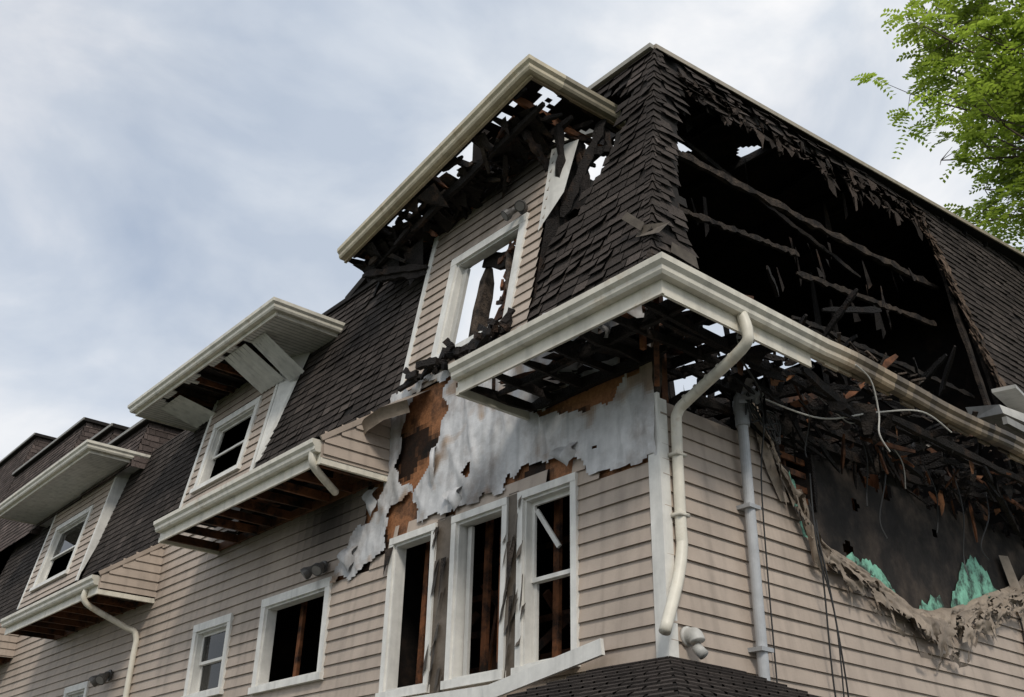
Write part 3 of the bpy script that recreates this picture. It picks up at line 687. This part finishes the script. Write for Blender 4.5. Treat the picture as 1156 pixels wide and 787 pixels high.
it.box((-8.6,3.4,3.05),(-.2,3.5,6.26)); it.box((XE,3.4,3.05),(-8.7,3.5,6.26)); it.box((-8.7,.2,3.05),(-8.6,12.4,6.26)); it.box((-4.9,.2,3.05),(-4.8,3.4,6.26))
it.box((-4.4,10.5,6.3),(-1.0,10.6,12.45))
it.build('attic_interior',M['soot'],house); inner.build('wall_inner_lining',M['soot'],house)
for (a,b,w,h,c) in (((-.85,1.3,10.15),(-.85,8.2,10.68),.08,.14,.85),((-.75,1.0,9.1),(-.9,4.2,9.72),.07,.11,.6),((-.9,4.1,9.38),(-.95,8.1,10.0),.07,.11,.7),((-.6,3.4,8.3),(-.6,8.2,8.6),.07,.1,.3),((-1.6,1.2,8.9),(-1.6,8.5,9.4),.08,.12,.2),((-1.2,2.0,10.9),(-1.0,6.0,10.1),.05,.09,.3)):
    ash.beam(a,b,w,h,c,.6,40)
y=1.8
while y<10.4:
    c=random.uniform(.2,.6); zt=random.uniform(8,11)
    if random.random()<.7: ch.beam((-1.9,y,6.5),(-2.1+random.uniform(-.3,.3),y+random.uniform(-.5,.5),zt),.06,.12,c,.4,10)
    ch.beam((-.7,y,ridge(y)-.12),(-.7-random.uniform(1,3.5),y+random.uniform(-.2,.2),ridge(y)-.12),.06,.18,c,.4,8); y+=random.uniform(.5,1.1)
for y in(.9,7.9,8.3): ash.beam((-.12,y,7.0),(-.78,y+.1,ridge(y)-.1),.07,.12,.5,.4,18)
for q in range(60):
    y=random.uniform(1.5,8.2); z=random.uniform(6.6,8.0); x=random.uniform(-1.6,.2); a=random.uniform(0,6.3)
    (wd if q%6==0 else ch).beam((x,y,z),(x+.6*math.cos(a),y+1.2*math.sin(a),z+random.uniform(-.3,.6)),.05,.1,random.uniform(.3,1.0),.4,6)
for q in range(30): # scraps dangling from purlins and roof deck
    y=random.uniform(1.6,7.8); z=random.choice([10.2+.07*y,9.3+.12*y,ridge(y)-.15]); l=random.uniform(.15,.8); w=random.uniform(.02,.08); x=random.uniform(-1.6,-.8)
    ch.face([(x,y,z),(x,y+w,z),(x+.05,y+w+random.uniform(-.1,.1),z-l*.8),(x+.03,y+random.uniform(-.1,.1),z-l)],random.uniform(.5,1.6))
hs=MB()
for q in range(110):
    y=random.uniform(1.3,7.7); zt=ridge(y)-random.uniform(.2,.7); l=random.uniform(.1,.7)*random.random()**1.5+.08; w=random.uniform(.03,.30)
    p=FMB(y,zt,.02+random.uniform(0,.05)); b=random.uniform(.3,1.4); n=5; top=[p+V3((0,w*i/n,0)) for i in range(n+1)]
    bot=[p+V3((.02+.06*random.random(),w*i/n+random.uniform(-.01,.01),-l*random.uniform(.3,1)*(1-.5*abs(2*i/n-1)))) for i in range(n+1)]
    for i in range(n): hs.face([top[i],top[i+1],bot[i+1],bot[i]],(b,b*.93,b*.86))
PE=[(7.55,12.0),(7.85,11.2),(8.0,10.2),(8.25,8.9),(8.4,7.6)]
for q in range(190):
    t=random.random()*.999; i=int(t*4); f=t*4-i; u=PE[i][0]*(1-f)+PE[i+1][0]*f; z=PE[i][1]*(1-f)+PE[i+1][1]*f; b=random.uniform(.8,3.2)
    p=FMB(u,z,random.uniform(0,.08)); hs.face([p,p+V3((0,-random.uniform(.03,.18),random.uniform(-.1,.1))),p+V3((.04,-random.uniform(-.05,.12),-random.uniform(.08,.28))),p+V3((.02,.12,-.1))],(b,b*.85,b*.7))
hs.build('burnt_shingle_scraps',M['shingle'],house)
db=MB()
for q in range(130):
    y=random.uniform(1.0,9) if q>40 else random.gauss(2.2,.35); x=random.uniform(.6,1.15); z=6.56+random.uniform(0,.06)+(.05 if q<=40 else 0); s=random.uniform(.04,.14); a=random.uniform(0,6)
    db.beam((x,y,z),(x+s*math.cos(a),y+s*1.8*math.sin(a),z+random.uniform(-.02,.12)),s*.5,s*.3,random.uniform(.3,1.4),.5,2)
db.build('gutter_debris',M['ash'],house)
nb=MB(); nb.hexa([(.95,5.5,7.05),(1.0,8.2,7.2),(.3,8.3,7.35),(.3,6.0,7.3),(.9,5.55,7.2),(.95,8.2,7.45),(.25,8.3,7.62),(.25,6.0,7.5)],.65); nb.beam((.85,5.9,7.55),(.3,7.9,7.95),.3,.05,.6); nb.beam((.95,5.5,6.95),(.9,7.5,7.0),.06,.1,.35)
nb.build('collapsed_eave',M['white'],house)
fl=MB()
pts2=[(-5.0,-.35,6.80),(-4.85,-.48,6.86),(-4.6,-.53,6.95),(-4.3,-.48,7.03),(-3.9,-.35,7.05)]
for (p,q) in zip(pts2,pts2[1:]):
    p=V3(p);q=V3(q); fl.face([p,q,q+V3((0,.4,.28)),p+V3((0,.4,.28))],.9); fl.face([p,q,q+V3((0,.06,-.16)),p+V3((0,.06,-.16))],.7)
fl.build('bent_flashing',M['melt'],house,weld=True)
for q in range(40):
    x=random.uniform(-4.2,-2.1); p=V3((x,random.uniform(-.25,.0),7.45+random.uniform(0,.15))); ch.beam(p,p+V3((random.uniform(-.35,.35),random.uniform(-.1,.1),random.uniform(-.1,.2))),.08,.10,random.uniform(.6,1.4),.5,3)
# debris seen through windows
ash.beam((-2.62,.3,7.8),(-2.85,.45,9.2),.1,.2,1.5,.5,8); wd.beam((-3.2,.5,8.2),(-2.5,.45,8.5),.08,.2,.7,.4,5); ch.beam((-3.5,.5,9.25),(-2.5,.6,8.95),.1,.4,1,.5,6); ash.beam((-3.6,.45,7.8),(-3.5,.6,9.2),.16,.2,1.4,.3,6)
for q in range(26):
    x=random.uniform(-3.0,-2.4); z=random.uniform(7.9,9.1); wd.beam((x,.35,z),(x+random.uniform(-.3,.1),.4,z+random.uniform(-.2,.3)),.04,.1,random.uniform(.3,1.1),.5,3)
for q in range(10):
    x=random.uniform(-3.7,-2.4); ch.beam((x,.5,7.7),(x+random.uniform(-.3,.3),.6,7.8+random.uniform(0,.5)),.06,.12,1,.5,4)
for x in(-4.28,-4.0,-3.05,-2.75,-2.4,-1.85,-1.5,-7.3,-6.6,-9.5): wd.beam((x,.35,3.1),(x+random.uniform(-.05,.05),.4,6.2),.09,.05,random.uniform(.5,1.3))
for q in range(18):
    x=random.uniform(-4.4,-1.2); wd.beam((x,.6,random.uniform(3.2,5)),(x+random.uniform(-.5,.5),.9,random.uniform(4,5.8)),.05,.09,random.uniform(.2,.8))
for z in (3.9,4.35,4.8,5.2): wd.beam((-7.7,1.2,z),(-1.1,1.2,z+random.uniform(-.1,.1)),.03,.08,random.uniform(.15,.5))
for (x) in(-10.9,-10.3,-9.7): wd.beam((x,.6,7.2),(x,.9,9.6),.05,.09,.9)
for (x,z,w,l) in((-3.4,4.95,.12,.5),(-2.2,4.9,.16,.6),(-3.55,5.35,.1,.3),(-4.6,5.3,.2,.35),(-2.15,4.3,.08,.5)):
    ash.face([(x,-.05,z),(x+w,-.06,z),(x+w*.8,-.1,z-l*.5),(x+w*.2,-.08,z-l)],.8)
wd.build('framing_lumber',M['wood'],house); ch.build('charred_framing',M['char'],house); ash.build('ashy_beams',M['ash'],house)
# ------------------------------------------------------------ downspouts
ds=MB()
ds.tube([(1.08,.02,6.42),(1.12,.03,6.22),(1.02,.05,6.08),(.28,.16,5.86),(.12,.16,5.76),(.10,.15,5.55),(.09,.15,4.6),(.09,.15,4.42),(.11,.05,4.1),(.16,-.22,3.58)],.055,1,12,5)
for i in range(5): ds.tube([(.235+.16*i,.16-.02*i,5.855+.047*i),(.25+.16*i,.16-.02*i,5.86+.047*i)],.061,.9,12,1)
for z in(5.3,4.7): ds.box((.0,.08,z),(.15,.22,z+.035),.85)
ds.tube([(-4.85,-1.08,6.42),(-4.85,-1.06,6.25),(-4.95,-.85,6.15),(-5.2,-.5,6.1)],.052,.95,12,5)
ds.tube([(-12.5,-1.06,6.0),(-12.5,-1.02,5.75),(-12.45,-.3,5.45),(-12.4,-.08,5.3),(-12.4,-.07,4.6),(-12.4,-.07,.5)],.052,.9,12,5)
ds.build('downspouts',M['gutter'],house,smooth=True)
trim.build('white_trim',M['white'],house); gut.build('gutters_and_fascia',M['gutter'],house); gl.build('window_glass',M['glass'],house)
fd=MB(); fd.box((XE-.05,-.02,-.1),(.02,12.75,.45)); fd.build('foundation',M['concrete'],house)
# ------------------------------------------------------------ porch roof
pr=MB(); pu=MB()
def tri_roof(p0,p1,q0,q1,rows):
    for r in range(rows):
        t0=r/rows;t1=(r+1)/rows
        a=V3(p0).lerp(V3(q0),t0);b=V3(p1).lerp(V3(q1),t0);c=V3(p0).lerp(V3(q0),t1);d=V3(p1).lerp(V3(q1),t1)
        n=max(2,int((d-c).length/.28))
        for i in range(n+1):
            f0=max(0,(i-(r%2)*.5)/n); f1=min(1,(i+1-(r%2)*.5)/n-.012)
            if f0>=f1: continue
            up=V3((0,0,.018)); cc=random.uniform(.7,1.4)
            pr.face([a.lerp(b,f0),a.lerp(b,f1),c.lerp(d,f1)+up,c.lerp(d,f0)+up],cc); pr.face([c.lerp(d,f0),c.lerp(d,f1),c.lerp(d,f1)+up,c.lerp(d,f0)+up],cc*.5)
    pu.face([V3(p0)-V3((0,0,.01)),V3(p1)-V3((0,0,.01)),V3(q1)-V3((0,0,.01)),V3(q0)-V3((0,0,.01))])
tri_roof((-.75,-.03,3.42),(.03,-.03,3.42),(-2.3,-1.6,2.75),(1.5,-1.6,2.75),12)
tri_roof((.03,-.03,3.42),(.03,.75,3.42),(1.5,-1.6,2.75),(1.5,2.3,2.75),12)
tri_roof((-.75,-.03,3.42),(-.75,-.03,3.42),(-2.3,-.03,2.78),(-2.3,-1.6,2.75),12)
tri_roof((.03,.75,3.42),(.03,.75,3.42),(1.5,2.3,2.75),(.03,2.3,2.78),12)
pr.build('porch_shingles',M['shingle'],house); pu.build('porch_underlay',M['under'],house)
pt=MB(); pt.box((-2.3,-1.62,2.6),(1.52,-1.58,2.75)); pt.box((1.48,-1.57,2.6),(1.52,2.3,2.75)); pt.box((-2.25,-1.5,.0),(-2.1,-1.35,2.59)); pt.box((1.3,-1.5,0),(1.45,-1.35,2.59)); pt.box((1.3,2.1,0),(1.45,2.25,2.59)); pt.box((-2.2,-1.5,2.56),(1.45,-.03,2.6)); pt.box((.04,-.02,2.565),(1.44,2.2,2.605))
pt.build('porch_posts',M['white'],house)
# ------------------------------------------------------------ fixtures
def floodlight(p,dirv,s=1.0):
    mb=MB(); p=V3(p); d=V3(dirv).normalized()
    mb.tube([p,p+d*.03],.07*s,.9,14,1); mb.tube([p+d*.03,p+d*.07],.045*s,.8,12,1)
    side=d.cross(V3((0,0,1))).normalized()
    for sg in(-1,1):
        a=p+d*.05; b=a+side*sg*.08*s+d*.05; h=(d*.8+V3((0,0,-.8))+side*sg*.5).normalized()
        mb.tube([a,b],.016*s,.8,8,1); mb.tube([b,b+h*.03*s],.035*s,1.2,12,1); mb.tube([b+h*.03*s,b+h*.10*s],(.035*s,.068*s),1.2,14,1,False); mb.tube([b+h*.10*s,b+h*.15*s],.07*s,.9,14,1); mb.tube([b+h*.145*s,b+h*.155*s],.055*s,2.6,14,1)
    return mb
floodlight((-6.05,-.06,5.35),(0,-1,0),1.2).build('floodlight',M['darkmetal'])
floodlight((-2.42,-.0+kD*2.15-.06,9.5),(0,-1,-.1),1.1).build('floodlight',M['darkmetal'])
floodlight((-13.4,-.05,4.75),(0,-1,0),1.4).build('floodlight',M['darkmetal'])
vt=MB(); vt.tube([(.03,.22,3.62),(.12,.22,3.62),(.15,.22,3.56)],.07,.7,16,4); vt.tube([(.12,.23,3.52),(.19,.25,3.44)],.05,.6,14,1); vt.tube([(.02,.22,3.62),(.05,.22,3.62)],.09,.7,18,1); vt.build('dryer_vent',M['white'],smooth=True)
cd=MB(); cd.tube([(.12,1.18,6.02),(.12,1.18,.6)],.055,1,16,1)
cd.tube([(.12,1.18,5.9),(.12,1.18,6.08)],.075,.8,16,1); cd.tube([(.12,1.18,6.05),(.13,1.18,6.2),(.22,1.24,6.26),(.3,1.28,6.2)],.085,.8,14,4)
for z in(5.0,3.6,1.6): cd.box((.02,1.09,z),(.19,1.27,z+.04),.8)
cd.build('electrical_conduit',M['metal'])
cb=MB()
def rnd(a,b,n,j):
    a=V3(a);b=V3(b); return [a.lerp(b,i/n)+V3((0,random.uniform(-j,j),random.uniform(-j,j)))*(0<i<n) for i in range(n+1)]
cb.tube([(.3,1.28,6.2),(.3,1.3,5.9),(.12,1.4,5.2),(.08,1.42,3)],.008,1,6,6)
cb.tube([(.2,2.2,5.1),(.17,2.25,4.4),(.12,2.3,3.4),(.09,2.45,2.6)],.009,1,6,6); cb.tube([(.2,2.1,5.3),(.2,2.3,4.4),(.14,2.5,3.4),(.09,2.55,2.6)],.009,1,6,6); cb.tube([(.22,2.15,5.6),(.24,2.1,4.8),(.2,2.35,4.0),(.12,2.4,2.6)],.008,1,6,6)
cb.tube([(.3,1.28,6.2),(.5,1.0,6.15),(.6,.5,6.4)],.012,1,6,6)
for q in range(11): cb.tube(rnd((.25,1.1,6.15),(.2,1.7,5.9),5,.16),.008,1,5,4)
for (y,z0,l,dy) in((2.9,6.3,.9,.2),(3.4,6.3,1.2,-.1),(4.3,6.2,.8,.3),(5.0,6.3,1.3,.1),(5.8,6.2,.9,-.2),(1.9,6.4,.7,.1)): cb.tube([(.4,y,z0),(.42,y+dy*.5,z0-l*.4),(.3,y+dy,z0-l*.8),(.33,y+dy*.6,z0-l)],.008,1,5,6)
cb.build('service_cable',M['cable'])
cw=MB(); cw.tube([(.3,1.3,6.2),(.6,1.9,6.05),(.9,2.5,6.2),(1.1,3.1,6.32),(1.15,3.6,6.2)],.009,1,6,8); cw.tube([(1.2,1.7,6.4),(1.2,1.95,6.3),(1.15,2.1,6.0),(1.15,2.05,5.75),(1.15,2.2,5.6)],.009,1,6,8); cw.tube([(.5,2.0,6.4),(.6,2.4,6.15),(.55,2.9,6.3),(.6,3.4,6.0),(.5,3.6,5.7)],.007,.7,6,8); cw.build('loose_cable',M['cablew'])
# ------------------------------------------------------------ tree
tr=MB(); lf=MB(); TC=V3((1.1,13.8,17.4)); TR=V3((5.1,3.7,4.7))
tr.tube([(4.6,16.2,0),(4.5,16.1,4),(4.2,15.8,8),(3.6,15.4,12),(3.0,15,15)],(.30,.12),1,12,4)
tips=[]
random.seed(21)
for q in range(84):
    while True:
        d=V3((random.uniform(-1,1),random.uniform(-1,1),random.uniform(-1,1)))
        if .35<d.length<1: break
    e=TC+V3((d.x*TR.x,d.y*TR.y,d.z*TR.z)); s=V3((4.1,15.7,9)).lerp(V3((3.0,15,15)),random.random())
    m=s.lerp(e,.5)+V3((random.uniform(-.5,.5),random.uniform(-.5,.5),random.uniform(.0,.9)))
    tr.tube([s,m,e],(.07,.012),1,6,5)
    for t in(.5,.65,.8,.92,1.0):
        b=(s*(1-t)*(1-t)+m*2*t*(1-t)+e*t*t)
        for r in range(3):
            tips.append(b+V3((random.gauss(0,.40),random.gauss(0,.42),random.gauss(0,.30)))); tr.tube([b,tips[-1]],(.012,.005),1,4,1)
def frond(p,d,L,c):
    d=d.normalized(); side=d.cross(V3((0,0,1)))
    if side.length<.1: side=V3((1,0,0))
    side.normalize(); n=6
    for i in range(1,n+1):
        t=i/n; q=p+d*L*t+V3((0,0,-.35*L*t*t))
        for s in(-1,1):
            ld=(side*s+d*.35+V3((0,0,random.uniform(-.35,.1)))).normalized(); l=.16*(1-.3*abs(t-.5)); w=ld.cross(V3((0,0,1))).normalized()*.036+V3((0,0,random.uniform(-.015,.015)))
            cc=c*random.uniform(.75,1.25)
            lf.face([q,q+ld*l*.5+w,q+ld*l,q+ld*l*.5-w],(cc,cc,cc*.8))
for p in tips:
    if nz(p.x*.6,p.z*.6,p.y*.5)>.34: continue
    c=random.uniform(.5,1.35)
    for k in range(5):
        a=random.uniform(0,6.28); frond(p,V3((math.cos(a),math.sin(a),random.uniform(-.5,.5))),random.uniform(.35,.62),c)
t=empty('locust_tree'); tr.build('trunk_and_limbs',M['bark'],t,True); lf.build('foliage',M['leaf'],t)
# ------------------------------------------------------------ ground
g=MB(); g.face([(-600,-600,0),(600,-600,0),(600,600,0),(-600,600,0)]); g.build('ground',M['grass'])
g=MB(); g.box((-60,-3.6,.0),(3.6,-2.0,.12)); g.box((2.0,-1.99,.0),(3.6,40,.12)); g.build('pavement',M['concrete'])
g=MB(); g.face([(-200,-11.5,.006),(200,-11.5,.006),(200,-3.8,.006),(-200,-3.8,.006)]); g.face([(3.81,-3.79,.007),(11,-3.79,.007),(11,200,.007),(3.81,200,.007)]); g.build('road',M['asphalt'])
g=MB(); g.box((-60,-3.8,0),(3.8,-3.61,.14)); g.box((3.61,-3.6,0),(3.8,40,.14)); g.build('kerb',M['concrete'])
g=MB()
for i in range(-20,20):
    if not -2<i<3: g.face([(i*4,-7.7,.011),(i*4+2,-7.7,.011),(i*4+2,-7.58,.011),(i*4,-7.58,.011)])
g.build('road_marking',M['paint'])
# ------------------------------------------------------------ world & sun
w=bpy.data.worlds.new('World'); sc.world=w; w.use_nodes=True; nt=w.node_tree; N=nt.nodes; N.clear(); Lk=nt.links
out=N.new('ShaderNodeOutputWorld'); sky=N.new('ShaderNodeTexSky'); sky.sky_type='NISHITA'; sky.sun_disc=False
SE=math.radians(42); az=math.radians(-34)
sd=V3((math.cos(az)*math.cos(SE),math.sin(az)*math.cos(SE),math.sin(SE)))
sky.sun_elevation=SE; sky.sun_rotation=math.atan2(sd.x,sd.y)
b1=N.new('ShaderNodeBackground'); b1.inputs[1].default_value=.14; Lk.new(sky.outputs[0],b1.inputs[0])
tc=N.new('ShaderNodeTexCoord'); mp=N.new('ShaderNodeMapping'); mp.inputs['Scale'].default_value=(1,1,1.7); mp.inputs['Location'].default_value=(.7,.35,.2); Lk.new(tc.outputs['Generated'],mp.inputs[0])
n1=N.new('ShaderNodeTexNoise'); n1.inputs['Scale'].default_value=3.4; n1.inputs['Detail'].default_value=11; n1.inputs['Roughness'].default_value=.52; n1.inputs['Distortion'].default_value=.35; Lk.new(mp.outputs[0],n1.inputs[0])
cr=N.new('ShaderNodeValToRGB'); e=cr.color_ramp; e.elements[0].position=.34; e.elements[0].color=(.52,.59,.70,1); e.elements[1].position=.64; e.elements[1].color=(.98,.98,.99,1)
k=e.elements.new(.5); k.color=(.71,.76,.83,1); Lk.new(n1.outputs['Fac'],cr.inputs[0])
b2=N.new('ShaderNodeBackground'); b2.inputs[1].default_value=1.0; Lk.new(cr.outputs[0],b2.inputs[0])
n2=N.new('ShaderNodeTexNoise'); n2.inputs['Scale'].default_value=2.2; n2.inputs['Detail'].default_value=7; mp2=N.new('ShaderNodeMapping'); mp2.inputs['Location'].default_value=(3,1,5); Lk.new(tc.outputs['Generated'],mp2.inputs[0]); Lk.new(mp2.outputs[0],n2.inputs[0])
mr=N.new('ShaderNodeMapRange'); mr.inputs['From Min'].default_value=.35; mr.inputs['From Max'].default_value=.5; mr.inputs['To Min'].default_value=.74; Lk.new(n2.outputs['Fac'],mr.inputs['Value'])
mx=N.new('ShaderNodeMixShader'); Lk.new(mr.outputs[0],mx.inputs[0]); Lk.new(b1.outputs[0],mx.inputs[1]); Lk.new(b2.outputs[0],mx.inputs[2]); Lk.new(mx.outputs[0],out.inputs[0])
sl=bpy.data.lights.new('sun','SUN'); sl.energy=1.9; sl.angle=math.radians(11); sl.color=(1,.94,.85); so=bpy.data.objects.new('sun',sl); sc.collection.objects.link(so)
so.rotation_euler=sd.to_track_quat('Z','Y').to_euler()
# ------------------------------------------------------------ camera
right=V3((.6468,.7623,.0198)).normalized(); fwd=V3((-.6871,.5715,.4488)); fwd=(fwd-right*fwd.dot(right)).normalized(); up=right.cross(fwd).normalized()
mtx=Matrix((right,up,-fwd)).transposed().to_4x4(); mtx.translation=V3((6.30,-7.11,1.7))
cam=bpy.data.cameras.new('camera'); cam.sensor_width=36; cam.lens=36*1177/1156; cam.clip_end=2000; co=bpy.data.objects.new('camera',cam); co.matrix_world=mtx; sc.collection.objects.link(co); sc.camera=co
sc.view_settings.view_transform='Standard'; sc.view_settings.look='None'; sc.view_settings.exposure=0
